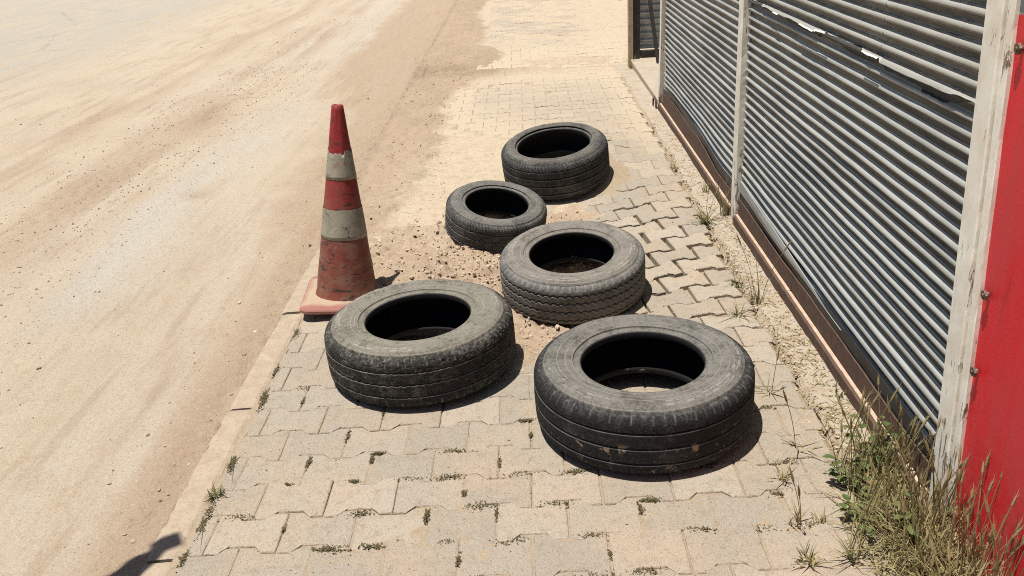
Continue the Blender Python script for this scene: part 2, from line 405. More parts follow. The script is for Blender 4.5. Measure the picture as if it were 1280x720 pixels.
kind(mesh('soil', np.stack([X, Y, Zs], -1).reshape(-1, 3), gridF(len(xs), len(ys)), mat_soil(), smooth=True, attrs={'pale': pale.ravel(), 'damp': damp.ravel(), 'hard': wall.ravel()}), 'structure')
def soilz(x, y):
    i = int(np.clip(np.searchsorted(xs, x), 0, len(xs) - 1)); j = int(np.clip(np.searchsorted(ys, y), 0, len(ys) - 1))
    return float(max(Zs[i, j], H(x, y) - .006 if x > -.96 else -.03))

# ------------------------------------------------------------------ loose gravel
ICO = None
def ico():
    bm = bmesh.new(); bmesh.ops.create_icosphere(bm, subdivisions=1, radius=1)
    V = np.array([v.co[:] for v in bm.verts]); F = np.array([[v.index for v in f.verts] for f in bm.faces]); bm.free(); return V, F
IV, IF = ico()
def stones(name, P, R, tones):
    n = len(P); m = len(IV)
    J = 1 + RNG.uniform(-.32, .32, (n, m, 1)); sc = RNG.uniform(.6, 1.25, (n, 1, 3)); sc[:, :, 2] *= .75
    a = RNG.uniform(0, 2 * PI, n); c, s = np.cos(a)[:, None], np.sin(a)[:, None]
    V = IV[None] * J * sc * np.asarray(R)[:, None, None]
    V = np.stack([V[..., 0] * c - V[..., 1] * s, V[..., 0] * s + V[..., 1] * c, V[..., 2]], -1) + np.asarray(P)[:, None, :]
    F = (IF[None] + (np.arange(n) * m)[:, None, None]).reshape(-1, 3)
    return kind(mesh(name, V.reshape(-1, 3), F, mstone, attrs={'tone': np.repeat(tones, m)}), 'stuff')
mstone = mat_stone()
P, R, Tn = [], [], []
def put(x, y, r, z, t): P.append((x, y, z + r * .15)); R.append(r); Tn.append(t)
for _ in range(8200):      # road: in streaks along the ruts
    y = 1.2 + 13 * random.random() ** 1.3; lane = random.choice([-1.14, -1.2, -2.3, -2.75, -2.75, -2.9, -4.0])
    x = lane + random.gauss(0, .12 if lane > -1.3 else .3)
    if x > -1.09: continue
    r = .0016 + .0045 * random.random() ** 5
    if random.random() < .012: r = random.uniform(.006, .013)
    put(x, y, r, float(roadz(x, y)) + .001, random.random())
for _ in range(5200):      # crumbs in the dug patch
    x = random.gauss(-.05, .33); y = random.gauss(3.65, .42)
    i = int(np.clip((x + 1.10) / .0125, 0, len(xs) - 1)); j = int(np.clip((y - 1.2) / .0125, 0, 383))
    if pit[i, j] < .4: continue
    put(x, y, .0028 + .009 * random.random() ** 3, soilz(x, y), .45 + .5 * random.random())
for _ in range(900):       # coarser stones in the rough track
    y = random.uniform(3.6, 10); x = random.gauss(-2.75, .26)
    put(x, y, random.uniform(.003, .0075), float(roadz(x, y)) + .002, random.random())
for _ in range(2600):      # band along the kerb
    y = random.uniform(3.6, 9.5); x = random.uniform(-1.25, -.5)
    put(x, y, .0018 + .006 * random.random() ** 4, soilz(x, y) if x > -1.08 else float(roadz(x, y)), .4 + .6 * random.random())
for _ in range(1800):       # beside the wall
    y = random.uniform(1.5, 6.2); x = random.uniform(.80, .96)
    put(x, y, .002 + .006 * random.random() ** 3, soilz(x, y), .5 + .5 * random.random())
for _ in range(2600):      # grit on the paving
    y = random.uniform(1.5, 6); x = random.uniform(-.95, .86)
    put(x, y, .001 + .0024 * random.random() ** 3, float(H(x, y)) + .001, random.random())
stones('gravel', P, np.array(R), np.array(Tn))

# ------------------------------------------------------------------ tyres
SEG = 512
def tyre(loc, R, W, rb, tilt, style, mats, label, yaw=0.):
    root = empty('tyre', loc, (math.radians(tilt[0]), math.radians(tilt[1]), 0))
    tag(root, label, 'tyre', 'old tyres lying on the pavement')
    w = W / 2; th = np.linspace(0, 2 * PI, SEG, endpoint=False) + yaw
    def rev(name, r, z, mat, wear_glint=None, flip=False, clean=0., side=0.):
        c, s = np.cos(th)[:, None], np.sin(th)[:, None]
        V = np.stack([r * c, r * s, z + w], -1)
        nv = V.shape[1]; F = gridF(SEG, nv, True)
        if flip: F = F[:, ::-1]
        if wear_glint is None: wear_glint = np.zeros(V.shape[:2])
        return mesh(name, V.reshape(-1, 3), F, mat, root, True, {'wear_glint': np.broadcast_to(wear_glint, V.shape[:2]).ravel(), 'clean': np.broadcast_to(clean, V.shape[:2]).ravel(), 'side': np.broadcast_to(side, V.shape[:2]).ravel()})
    # tread
    NU = 170
    s = np.linspace(-1, 1, NU)
    au = np.abs(s)
    zt = np.where(au < .7, au * .98, .686 + .16 * np.sin((au - .7) / .3 * PI / 2 * .9) / math.sin(PI / 2 * .9))
    kn = np.clip((au - .50) / .50, 0, 1)
    rr = R * (1 - .010 * au ** 2 - style.get('round', .035) * kn ** 2.6)
    z = np.sign(s) * zt * w
    r2 = np.broadcast_to(rr, (SEG, NU)).copy(); z2 = np.broadcast_to(z, (SEG, NU)).copy()
    S2, T2 = np.meshgrid(s, th, indexing='xy')
    wob = fbm(T2 * 4, S2 * 2, 5, 3) * .0022
    dep = np.zeros_like(r2); wear_glint = np.zeros_like(r2)
    for (u0, gw, gd, amp, per) in style['grooves']:
        tri = 2 * np.abs(((T2 * per / (2 * PI)) % 1) - .5) * 2 - 1
        if style.get('scallop'): tri = np.abs(np.sin(T2 * per / 2)) * 2 - 1
        d = np.abs(S2 - u0 - amp * tri)
        dep = np.maximum(dep, gd * (1 - sstep(gw * .5, gw * .95, d)))
        wear_glint = np.maximum(wear_glint, .95 * (S2 < u0 + amp * tri) * gauss(d, gw * 1.35, gw * .4) * (.4 + 1.2 * vnoise(T2 * 9, S2 * 3, 4)))  # sunlit lower lips of the grooves painted in as light lines
    for (u0, u1, n, gd, skew, wid) in style['sipes']:
        ph = ((T2 + skew * S2) * n / (2 * PI)) % 1
        inb = sstep(u0, u0 + .03, S2) * (1 - sstep(u1 - .03, u1, S2))
        line = (np.abs(ph - .5) < wid).astype(float)
        hit = (vnoise(np.floor((T2 + skew * S2) * n / (2 * PI)), S2 * 0, 3) > style.get('miss', .0))
        dep = np.maximum(dep, gd * line * inb * hit)
        wear_glint = np.maximum(wear_glint, .65 * inb * hit * gauss(ph, .5 + wid * 2.0, wid) * (.3 + 1.1 * vnoise(T2 * 30, S2 * 6, 6)))  # light line beside each sipe: dust plus a painted sunlit edge
    dep = dep + style.get('chunk', 0.) * np.clip(fbm(T2 * 60, S2 * 14, 15, 4) * 2.2 - .05, 0, 1) * (.35 + .65 * sstep(.3, .7, np.abs(S2)))
    r2 = r2 - dep + wob
    rev('tread', r2, z2, mats, wear_glint, False, 0., np.where(S2 > 0, .36 * sstep(.62, 1., S2), 0))
    # sidewalls with bead
    K = 110
    q = np.linspace(0, 1, K)
    ctrl = np.array([(rr[-1], .846), (rr[-1] - .018 * R, .905), (.865 * R, .968), (.80 * R, 1.005), (.72 * R, .965), (rb * R + .42 * (.79 - rb) * R, .93), (rb * R * 1.145, .915), (rb * R * 1.137, .872), (rb * R * 1.12, .866), (rb * R * 1.045, .868), (rb * R * 1.012, .835), (rb * R * 1.002, .80), (rb * R, .72), (rb * R * 1.012, .66)])
    ctrl = ctrl[np.argsort(-ctrl[:, 0], kind='stable')] if False else ctrl
    dist = np.concatenate([[0], np.cumsum(np.hypot(np.diff(ctrl[:, 0]), np.diff(ctrl[:, 1]) * w))]); dist /= dist[-1]
    def cr(t, P):                                     # Catmull-Rom through the control points
        i = np.clip(np.searchsorted(dist, t, side='right') - 1, 0, len(P) - 2)
        a = (t - dist[i]) / (dist[i + 1] - dist[i])
        p0 = P[np.maximum(i - 1, 0)]; p1 = P[i]; p2 = P[i + 1]; p3 = P[np.minimum(i + 2, len(P) - 1)]
        return .5 * (2 * p1 + (p2 - p0) * a + (2 * p0 - 5 * p1 + 4 * p2 - p3) * a ** 2 + (3 * p1 - p0 - 3 * p2 + p3) * a ** 3)
    pr = cr(q, ctrl[:, 0]); pz = cr(q, ctrl[:, 1]) * w
    Q2, T3 = np.meshgrid(q, th, indexing='xy')
    PR2 = np.broadcast_to(pr, Q2.shape)
    lift = np.zeros_like(Q2); wr = np.zeros_like(Q2)
    for (rf, wd, hgt) in style['rings']:
        gg = gauss(PR2 / R, rf, wd); lift += hgt * gg; wr = np.maximum(wr, .6 * gauss(PR2 / R, rf + .002, .0035) * (hgt > 0) * (.5 + .8 * vnoise(T3 * 6, PR2 * 40, 12)))
    # embossed blocks
    cell = np.floor(T3 * 60 / (2 * PI)); rad = PR2 / R
    run = vnoise(T3 * 7 / (2 * PI) * 1.0, Q2 * 0, style['seed']) > .45
    blk = run * (vnoise(cell * 3.1, np.floor(rad * 90), style['seed'] + 5) > .45) * ((T3 * 60 / (2 * PI)) % 1 < .8)
    blk = blk * sstep(.80, .81, rad) * (1 - sstep(.865, .875, rad)) * (1 - gauss(rad, .8375, .006))
    lift += .0024 * blk; wr = np.maximum(wr, .6 * blk)
    wr = np.maximum(wr, .5 * gauss(rad, .928, .012) * (vnoise(T3 * 60, rad * 20, 9) > .62))
    sag = fbm(np.cos(T3) * 2 + 5, np.sin(T3) * 2 + 5, style['seed'], 2) * .004
    for sg, nm in ((1, 'sidewall'), (-1, 'sidewall')):
        m = mats; sdv = (.36 + .64 * sstep(.925, .875, rad)) if sg > 0 else 0.
        up = 0 if sg > 0 else -style['up'] * w * sstep(.90, rb * 1.02, rad)                 # the lower bead springs up off the ground
        cln = sstep(rb * 1.035, rb * 1.008, rad)
        rev(nm, np.broadcast_to(pr, Q2.shape), sg * (pz + lift + sag * (Q2 < .8) + up), m, wr * (sg > 0) + 1.0 * (sg < 0) * .12 * gauss(rad, rb * 1.012, .006), sg < 0, cln, sdv)
    # inner liner
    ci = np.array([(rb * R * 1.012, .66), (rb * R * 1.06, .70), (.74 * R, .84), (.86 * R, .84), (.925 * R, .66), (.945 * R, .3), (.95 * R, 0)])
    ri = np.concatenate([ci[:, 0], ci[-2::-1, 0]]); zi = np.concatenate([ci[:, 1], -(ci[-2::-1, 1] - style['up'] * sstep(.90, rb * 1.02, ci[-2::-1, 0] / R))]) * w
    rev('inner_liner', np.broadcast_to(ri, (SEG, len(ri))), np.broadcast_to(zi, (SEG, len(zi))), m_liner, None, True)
    for ch in root.children: fix_dir(ch, root)
    return root
def fix_dir(o, root): pass
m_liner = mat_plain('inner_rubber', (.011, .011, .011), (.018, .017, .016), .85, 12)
t1 = tyre((.311, 2.364, 0), .335, .226, .555, (0, -.6), dict(seed=3, up=0.34, chunk=.0012, grooves=[(-.47, .030, .006, 0, 1), (-.02, .030, .006, 0, 1), (.42, .030, .006, 0, 1)],
      sipes=[(.66, .97, 68, .0030, .0, .055), (.44, .56, 68, .002, .5, .05), (-.97, -.62, 68, .003, 0, .05), (-.4, -.3, 68, .002, 0, .05)], rings=[(.90, .006, .0014), (.775, .004, .0012), (.70, .004, .001), (.635, .008, .0025)], round=.072),
      mat_rubber('worn_tread_mud', ((.016, .016, .016), (.075, .073, .068), .27), ((.055, .050, .043), (.158, .149, .132), .58), 1.), 'largest tyre in front, smooth straight grooves, mud flecks low on its tread')
t2 = tyre((-.419, 2.784, 0), .334, .212, .552, (0, -1.6), dict(seed=8, up=0.2, chunk=.006, grooves=[(-.42, .026, .006, .012, 90), (.02, .026, .006, .016, 75), (.45, .026, .006, .010, 90)],
      sipes=[(.60, .98, 90, .002, .05, .06), (-.95, -.6, 80, .002, 0, .05), (.12, .36, 60, .0015, .8, .05)], rings=[(.90, .006, .0012), (.70, .004, .001), (.63, .008, .0028), (.66, .004, .0015)], round=.075, miss=.35),
      mat_rubber('rough_tread', ((.020, .019, .018), (.125, .117, .098), .31), ((.060, .054, .042), (.185, .170, .138), .60), 0, 14), 'dust-browned tyre beside the traffic cone, its shoulders scraped rough')
t3 = tyre((.155, 3.446, -.040), .306, .206, .572, (6.6, -1.4), dict(seed=13, up=0.3, scallop=True, grooves=[(-.60, .042, .010, .04, 62), (-.22, .042, .010, .04, 62), (.16, .042, .010, .04, 62), (.50, .040, .010, .04, 62)],
      sipes=[(.70, 1., 62, .004, 0, .09), (.34, .58, 62, .003, .3, .04), (-.08, .26, 62, .003, .3, .04), (-.5, -.16, 62, .003, .3, .04)], rings=[(.90, .005, .0016), (.80, .004, .001), (.64, .008, .003), (.69, .004, .0015)], round=.072),
      mat_rubber('wavy_tread', ((.070, .069, .066), (.16, .152, .138), .54), ((.085, .073, .06), (.190, .172, .147), .58)), 'tyre with scalloped wavy tread rows in the middle of the five')
t4 = tyre((-.200, 4.156, -.022), .251, .186, .613, (10, 8), dict(seed=21, up=0.08, chunk=.002, grooves=[(-.5, .032, .006, .02, 50), (-.05, .032, .006, .02, 50), (.40, .032, .006, .02, 50)],
      sipes=[(.58, .98, 100, .003, .1, .10), (-.42, .32, 60, .002, .7, .06)], rings=[(.90, .006, .0014), (.78, .004, .001), (.66, .008, .0025)], round=.072),
      mat_rubber('small_tread', ((.030, .030, .029), (.12, .115, .104), .36), ((.06, .055, .047), (.152, .143, .126), .56)), 'smallest tyre, tilted on the loose brown soil')
t5 = tyre((.155, 5.02, -.030), .312, .250, .668, (9, -4.6), dict(seed=30, up=0.3, chunk=.0015, grooves=[(-.52, .040, .007, 0, 1), (-.12, .040, .007, 0, 1), (.26, .040, .007, 0, 1), (.60, .026, .005, 0, 1)],
      sipes=[(.66, 1., 95, .0025, .1, .09), (.3, .56, 70, .0015, .4, .05)], rings=[(.92, .006, .0014), (.82, .004, .001), (.73, .006, .002)], round=.072),
      mat_rubber('black_tread', ((.024, .024, .024), (.095, .092, .086), .34), ((.050, .047, .043), (.125, .115, .10), .52)), 'farthest tyre, wide-holed and low-profile, leaning towards the viewer')

# ------------------------------------------------------------------ traffic cone
def cone():
    root = empty('traffic_cone', (-.815, 3.425, .002), (math.radians(-4.5), math.radians(4.6), math.radians(6)))
    tag(root, 'scuffed red and white striped traffic cone with faded pink square base', 'traffic cone')
    t = NT('faded_red_rubber'); co = t.co(); z = t.sep(co)[2]
    n = t.noise(co, 14, 7, .7, .4); g = t.noise(co, 110, 4, .7); sc = t.noise(t.co((1, 1, 3)), 9, 6, .75, 1.2)
    c = t.mix(t.ramp(z, .05, .68), (.19, .052, .034), (.25, .018, .017))
    c = t.mix(t.math('MULTIPLY', t.ramp(n, .42, .62), t.ramp(z, .60, .05, .12, .75)), c, (.20, .125, .085))
    c = t.mix(t.ramp(sc, .53, .63, 0, .9), c, (.03, .025, .025)); c = t.mix(t.ramp(g, .56, .72, 0, .5), c, (.10, .035, .03))
    mred = t.fin(c, .55, t.bump(n, .35, .006, t.bump(g, .3, .002)), spec=.35)
    t = NT('worn_white_band'); co = t.co(); n = t.noise(co, 16, 7, .72, .5); sc = t.noise(t.co((1, 1, 1.4)), 18, 6, .75, .8); g = t.noise(co, 120, 4, .7)
    c = t.mix(t.ramp(n, .35, .65), (.31, .285, .215), (.23, .21, .155)); c = t.mix(t.ramp(sc, .585, .64), c, (.07, .055, .045))
    c = t.mix(t.ramp(t.noise(co, 9, 5, .7, .9), .62, .68), c, (.27, .13, .10)); c = t.mix(t.ramp(g, .55, .75, 0, .35), c, (.16, .14, .11))
    mwh = t.fin(c, .6, t.bump(n, .3, .005), spec=.3)
    t = NT('pink_base'); co = t.co(); n = t.noise(co, 11, 6, .7); g = t.noise(co, 160, 3, .7); xx = t.sep(co)
    rad = t.math('MAXIMUM', t.math('ABSOLUTE', xx[0]), t.math('ABSOLUTE', xx[1]))
    c = t.mix(t.ramp(t.math('ADD', rad, t.math('MULTIPLY', t.math('SUBTRACT', n, .5), .10)), .145, .19), (.37, .28, .195), (.28, .12, .10))
    c = t.mix(t.ramp(n, .45, .7, 0, .6), c, (.33, .225, .165)); c = t.mix(t.ramp(g, .55, .75, 0, .5), c, (.22, .14, .10))
    mpk = t.fin(c, .8, t.bump(g, .4, .003), spec=.2)
    Hc, r0, r1, th, zb = .785, .128, .0225, .0035, .022
    def rad_(z): return r0 + (r1 - r0) * (z / Hc) + .004 * math.exp(-z / .006)
    n = 96
    def shell(name, prof, mat, zj=None):
        P = []
        for k in range(n):
            a = 2 * PI * k / n
            for (r, z) in prof:
                d = .0016 * float(fbm(math.cos(a) * 3 + 9, z * 14 + math.sin(a) * 3, 77, 3)) * 2
                dz = zj(a) if zj and z == prof[-1][1] else 0
                P.append(((r + d) * math.cos(a), (r + d) * math.sin(a), z + zb + dz))
        return mesh(name, P, gridF(n, len(prof), True), mat, root, True)
    zs = [Hc * i / 40 for i in range(41)]
    prof = [(rad_(z), z) for z in zs] + [(r1 - th, Hc + .001), (r1 - th - .001, Hc - .02), (.02, Hc - .3), (.04, .3)]
    body = shell('cone_body', prof, mred)
    jag = lambda a: .012 * (vnoise(a * 5, 0, 5) - .5) * 2 + (-.014 if abs(((a + PI * .42) % (2 * PI)) - .0) < .16 else 0)
    for (a, b, zj) in ((.248, .372, lambda a: .003 * (float(vnoise(a * 6, 0, 9)) - .5)), (.492, .606, lambda a: float(jag(a)))):
        q = [(rad_(a) + .0004, a)] + [(rad_(a + (b - a) * i / 8) + .0016, a + (b - a) * i / 8) for i in range(9)] 
        shell('white_band', q, mwh, zj)
    # base plate, rounded corners, stepped edge
    hx, hy, cr = .178, .226, .05
    def outl(ins):
        L = []
        for (sx, sy, a0) in ((1, 1, 0), (-1, 1, 90), (-1, -1, 180), (1, -1, 270)):
            for k in range(7):
                a = math.radians(a0 + 15 * k); r = max(cr - ins, .012)
                L.append((sx * (hx - cr) + math.cos(a) * r * (1), sy * (hy - cr) + math.sin(a) * r))
        return L
    rings = [(0.004, 0), (0, .003), (0, .013), (.004, .018), (.012, .020), (.04, .022)]
    P = []
    for ins, z in rings:
        for (x, y) in outl(ins): P.append((x, y, z + .006 * float(fbm(x * 6, y * 6, 15, 2))))
    m = 28; F = [(k * m + i, k * m + (i + 1) % m, (k + 1) * m + (i + 1) % m, (k + 1) * m + i) for k in range(len(rings) - 1) for i in range(m)]
    F += [tuple(range(m))[::-1], tuple(range((len(rings) - 1) * m, len(rings) * m))]
    mesh('base_plate', P, F, mpk, root, False)
    return root
cone()

# ------------------------------------------------------------------ the workshop front: shutters, posts, rails, red panel
SX, PITCH, ZTOP = 1.006, .0382, 2.35
def mat_shutter(name, base, dirtc, groove_shade=None):
    t = NT(name); co = t.co(); st = t.co((1, .25, 1)); n = t.noise(st, 7, 7, .7, .4); g = t.noise(co, 150, 3, .75)
    c = t.mix(t.ramp(n, .38, .66), base, dirtc); c = t.mix(t.ramp(g, .6, .76, 0, .4), c, tuple(k * .4 for k in dirtc))
    if groove_shade:
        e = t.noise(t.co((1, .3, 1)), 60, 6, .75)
        cc = t.mix(t.ramp(t.noise(st, 30, 6, .75), .4, .7), groove_shade, tuple(k * 1.9 for k in groove_shade))
        c = t.mix(t.ramp(t.math('ADD', t.attr('groove'), t.math('MULTIPLY', t.math('SUBTRACT', e, .5), .5)), .3, .7), c, cc)  # shade of the slat valleys and lower faces painted in as dark colour
    return t.fin(c, t.ramp(n, .3, .7, .38, .6), t.bump(n, .2, .004, t.bump(g, .25, .0012)), .25, .5)
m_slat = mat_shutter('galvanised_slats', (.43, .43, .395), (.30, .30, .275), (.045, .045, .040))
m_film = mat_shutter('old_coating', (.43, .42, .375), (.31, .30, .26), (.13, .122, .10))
m_rust = mat_plain('rusty_steel', (.115, .068, .048), (.075, .045, .033), .85, 25, bump=.4)
m_dustyrail = mat_plain('dusty_rail', (.50, .37, .27), (.38, .27, .195), .85, 30)
m_rubberblk = mat_plain('black_rubber_strip', (.016, .016, .017), (.03, .03, .03), .5, 14)
m_black = mat_plain('black_painted_steel', (.018, .017, .018), (.045, .035, .03), .55, 16)
m_flake = mat_plain('white_flake', (.72, .70, .66), (.6, .58, .54), .7, 30)
def slat_prof(ph):
    # outward bulge (towards the street) of a slat at phase 0..1 from its bottom
    q = np.clip(ph / .54, 0, 1)
    r = np.where(ph < .54, np.sqrt(np.clip(1 - (2 * q - 1) ** 2, 0, 1)) * .0125, -.005 * np.sin(np.clip((ph - .54) / .46, 0, 1) * PI) ** .4)
    return r
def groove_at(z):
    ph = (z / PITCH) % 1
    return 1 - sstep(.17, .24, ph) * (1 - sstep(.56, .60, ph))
def curtain(name, y0, y1, zb, zt, mat, parent, off=0., fill=0., sag=lambda y: 0 * y, ny=90):
    nz = int((zt - zb) / PITCH * 20) + 1
    z = np.linspace(0, 1, nz); y = np.linspace(y0, y1, ny)
    Yg, Zn = np.meshgrid(y, z, indexing='ij')
    bot = sag(Yg) if callable(zb) is False else 0
    Zg = zb + (zt - zb) * Zn
    Zr = Zg + .004 * fbm(Yg * 1.3, Zg * 2.5, 81, 3) + .0012 * fbm(Yg * 8, Zg * 10, 83, 2)
    k = np.floor((Zg) / PITCH); ph = (Zg / PITCH) % 1
    b = slat_prof(ph)
    b = np.maximum(b, fill)
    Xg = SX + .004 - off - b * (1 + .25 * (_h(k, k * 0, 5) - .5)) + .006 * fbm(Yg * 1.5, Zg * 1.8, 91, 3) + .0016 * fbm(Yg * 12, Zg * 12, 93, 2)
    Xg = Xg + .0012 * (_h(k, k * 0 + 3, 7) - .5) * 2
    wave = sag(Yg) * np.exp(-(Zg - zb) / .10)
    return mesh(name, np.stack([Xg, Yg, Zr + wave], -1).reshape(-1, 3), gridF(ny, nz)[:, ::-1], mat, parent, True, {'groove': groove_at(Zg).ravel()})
def strip(name, y0, y1, zlo, zhi, x, mat, parent, th=.004, n=60, bulge=None):
    y = np.linspace(y0, y1, n); P = []
    for yy in y:
        a, b = zlo(yy), zhi(yy); bx = bulge(yy) if bulge else 0
        P += [(x, yy, a), (x + bx, yy, (a + b) / 2), (x + bx * .6, yy, b), (x + th + bx * .6, yy, b + .001), (x + th, yy, a)]
    F = []
    for i in range(n - 1):
        for k in range(4): F.append((i * 5 + k, (i + 1) * 5 + k, (i + 1) * 5 + k + 1, i * 5 + k + 1))
    return mesh(name, P, F, mat, parent, False)
def bay(y0, y1, label, sag, near):
    root = tag(empty('roller_shutter', (0, 0, 0)), label, 'shutter')
    root.location = (SX, (y0 + y1) / 2, 0)
    kids = []
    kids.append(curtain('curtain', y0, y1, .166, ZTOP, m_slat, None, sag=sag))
    nz = lambda y, s: float(fbm(y * 2.2, s, 101, 3))
    kids.append(strip('bottom_bar', y0, y1, lambda y: .02, lambda y: .128 + float(sag(np.array(y))) + .02 * nz(y, 1), .990, m_rust, None))
    kids.append(strip('rubber_seal', y0 + .01, y1 - .01, lambda y: .10, lambda y: .172 + float(sag(np.array(y))) + .014 * nz(y, 4), .9965, m_rubberblk, None, .003, 80, lambda y: -.004 * math.sin(y * 5)))
    if near:
        # torn coating on the upper slats; the ragged edge curls away and its white back shows in places
        ny, nzz = 260, 34 * 14
        y = np.linspace(y0 + .003, y1 - .003, ny)
        edge = 1.047 + .010 * fbm(y * 5, y * 0, 111, 4) * 2 + .010 * np.floor(2 * vnoise(y * 1.7, y * 0, 115)) - .006
        Yg, Zn = np.meshgrid(y, np.linspace(0, 1, nzz), indexing='ij')
        Zg = edge[:, None] + (ZTOP - edge[:, None]) * Zn
        b = np.maximum(slat_prof((Zg / PITCH) % 1) * .95, -.006)
        curl = np.exp(-(Zg - edge[:, None]) / .005) * (.002 + .006 * vnoise(Yg * 6, Yg * 0, 117))
        Xg = SX + .0005 - b - curl + .006 * fbm(Yg * 1.5, Zg * 1.8, 91, 3) + .0016 * fbm(Yg * 12, Zg * 12, 93, 2)
        Zr = Zg + .004 * fbm(Yg * 1.3, Zg * 2.5, 81, 3)
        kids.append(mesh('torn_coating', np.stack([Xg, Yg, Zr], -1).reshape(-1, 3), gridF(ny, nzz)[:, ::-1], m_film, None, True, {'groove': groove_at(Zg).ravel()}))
        wdt = np.clip(.008 + .026 * vnoise(y * 3.3, y * 0, 121) + .012 * fbm(y * 16, y * 0, 123, 3), .004, .05) * sstep(1.9, 2.15, y) * sstep(4.05, 3.8, y)
        Zd = (edge - wdt)[:, None] + (wdt + .004)[:, None] * np.linspace(0, 1, 40)[None, :]
        bd = slat_prof((Zd / PITCH) % 1)
        Yd = np.broadcast_to(y[:, None], Zd.shape)
        Xd = SX + .0018 - np.maximum(bd, -.003) * .96 - .0022 + .006 * fbm(Yd * 1.5, Zd * 1.8, 91, 3) + .0016 * fbm(Yd * 12, Zd * 12, 93, 2)
        kids.append(mesh('dark_tear_strip', np.stack([Xd, Yd, Zd + .004 * fbm(Yd * 1.3, Zd * 2.5, 81, 3)], -1).reshape(-1, 3), gridF(ny, 40)[:, ::-1], mat_plain('dark_tear_strip', (.05, .049, .045), (.075, .072, .065), .8, 40), None, True))  # dark strip laid just below the torn edge
        for (a, c) in ((2.98, 3.27), (2.52, 2.64), (3.55, 3.62)):
            mb = MB()
            m = 14; P = []
            for i in range(m):
                yy = a + (c - a) * i / (m - 1); e = float(np.interp(yy, y, edge)); h = .0045 * max(0, math.sin(PI * i / (m - 1))) ** .7 * (.5 + random.random() * .6)
                P += [(SX - .020, yy, e + .003), (SX - .024, yy, e - h * .4), (SX - .020, yy, e - h)]
            mb.add(P, [(i * 3 + k, i * 3 + k + 1, i * 3 + 3 + k + 1, i * 3 + 3 + k) for i in range(m - 1) for k in range(2)])
            kids.append(mb.build('curled_flake', m_flake, None))
        # bent bottom slat near the far post
        bent = strip('bent_slat', 2.6, y1 - .03, lambda yy: .160 + float(sag(np.array(yy))), lambda yy: .160 + float(sag(np.array(yy))) + .05 * float(sstep(2.6, 3.5, yy)), .992, mat_shutter('bent_sheet', (.38, .39, .38), (.27, .28, .27)), None, .003, 60, lambda yy: -.006 * math.sin((yy - 2.9) * 3))
        kids.append(bent)
    for k in kids:
        k.parent = root; k.matrix_parent_inverse = Matrix.Translation(root.location).inverted()
    return root
SAGN = lambda y: -.018 * np.exp(-((y - 3.45) / .45) ** 2) + .010 * np.sin(y * 2.1)
SAGF = lambda y: .030 * sstep(4.6, 5.3, y) * (1 - sstep(6.0, 6.5, y)) - .012 * np.exp(-((y - 4.5) / .3) ** 2)
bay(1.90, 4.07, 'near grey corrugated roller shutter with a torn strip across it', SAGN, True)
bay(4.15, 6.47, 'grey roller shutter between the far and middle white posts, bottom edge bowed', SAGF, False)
# threshold rails
def rail(y0, y1, label):
    root = tag(empty('threshold_rail', (.98, (y0 + y1) / 2, 0)), label, 'door rail')
    mb = MB(); mb.box(.966, .974, y0, y1, -.03, .046, .001); a = mb.build('side_plate', m_rust)
    mb = MB(); mb.box(.9752, .9885, y0, y1, -.02, .052, .0015); b = mb.build('top_flange', m_dustyrail)
    for k in (a, b): k.parent = root; k.matrix_parent_inverse = Matrix.Translation(root.location).inverted()
    n = 0
rail(1.87, 4.04, 'brown steel threshold rail below the near shutter')
rail(4.16, 6.55, 'brown steel threshold rail below the far shutter')
# posts
t = NT('peeling_white_paint'); co = t.co(); n = t.noise(t.co((1, 1, .18)), 42, 7, .72, .5); n2 = t.noise(co, 7, 5, .7); g = t.noise(t.co((1, 1, .1)), 160, 4, .7); z = t.sep(co)[2]
c = t.mix(t.ramp(n2, .35, .65), (.82, .79, .70), (.72, .66, .55))
thr = t.math('ADD', n, t.ramp(z, .6, .0, 0, .075))
bare = t.mix(t.ramp(g, .4, .65), (.30, .23, .155), (.14, .10, .07))
c = t.mix(t.ramp(thr, .60, .63), c, bare); c = t.mix(t.ramp(g, .58, .75, 0, .4), c, (.33, .27, .2))
m_paint = t.fin(c, .7, t.bump(t.ramp(thr, .585, .63), -.5, .004, t.bump(g, .3, .002)), spec=.25)
def post(y0, y1, label, lean=0., base=-.03, x0=.972, groove=True):
    root = tag(empty('door_post', (x0, (y0 + y1) / 2, 0)), label, 'post')
    d = y1 - y0
    def piece(name, ya, yb, xa, xb):
        nz = 60; ring = [(xa, ya + .003), (xa + .003, ya), (xb, ya), (xb, yb), (xa + .003, yb), (xa, yb - .003)]
        P = []
        for i in range(nz + 1):
            zz = base + (2.4 - base) * (i / nz) ** 1.3
            for j, (px, py) in enumerate(ring):
                k = .0035 * float(fbm(zz * 9, j * 3.3 + ya * 10, 131, 4)) * 2
                P.append((px + k * .6 - x0, py + k + lean * (zz - 0.6) - (y0 + y1) / 2, zz))
        m = 6; F = [(i * m + j, i * m + (j + 1) % m, (i + 1) * m + (j + 1) % m, (i + 1) * m + j) for i in range(nz) for j in range(m)]
        F += [tuple(range(m))[::-1], tuple(range(nz * m, nz * m + m))]
        o = mesh(name, P, F, m_paint, root); fix_normals(o); return o
    if groove:
        piece('frame_board', y0 + d * .30, y1, x0, x0 + .05)
        piece('cover_strip', y0, y0 + d * .28, x0 + .008, x0 + .05)
        piece('edge_bead', y1 - .002 + .003, y1 + .012, x0 + .012, x0 + .05)
    else:
        piece('frame_board', y0, y1 - .012, x0, x0 + .04)
        piece('edge_bead', y1 - .009, y1, x0 + .01, x0 + .04)
    return root
post(1.785, 1.885, 'wide white post with peeling paint beside the red panel', .078)
post(4.055, 4.145, 'slim white post between the two grey shutters', .02, groove=False)
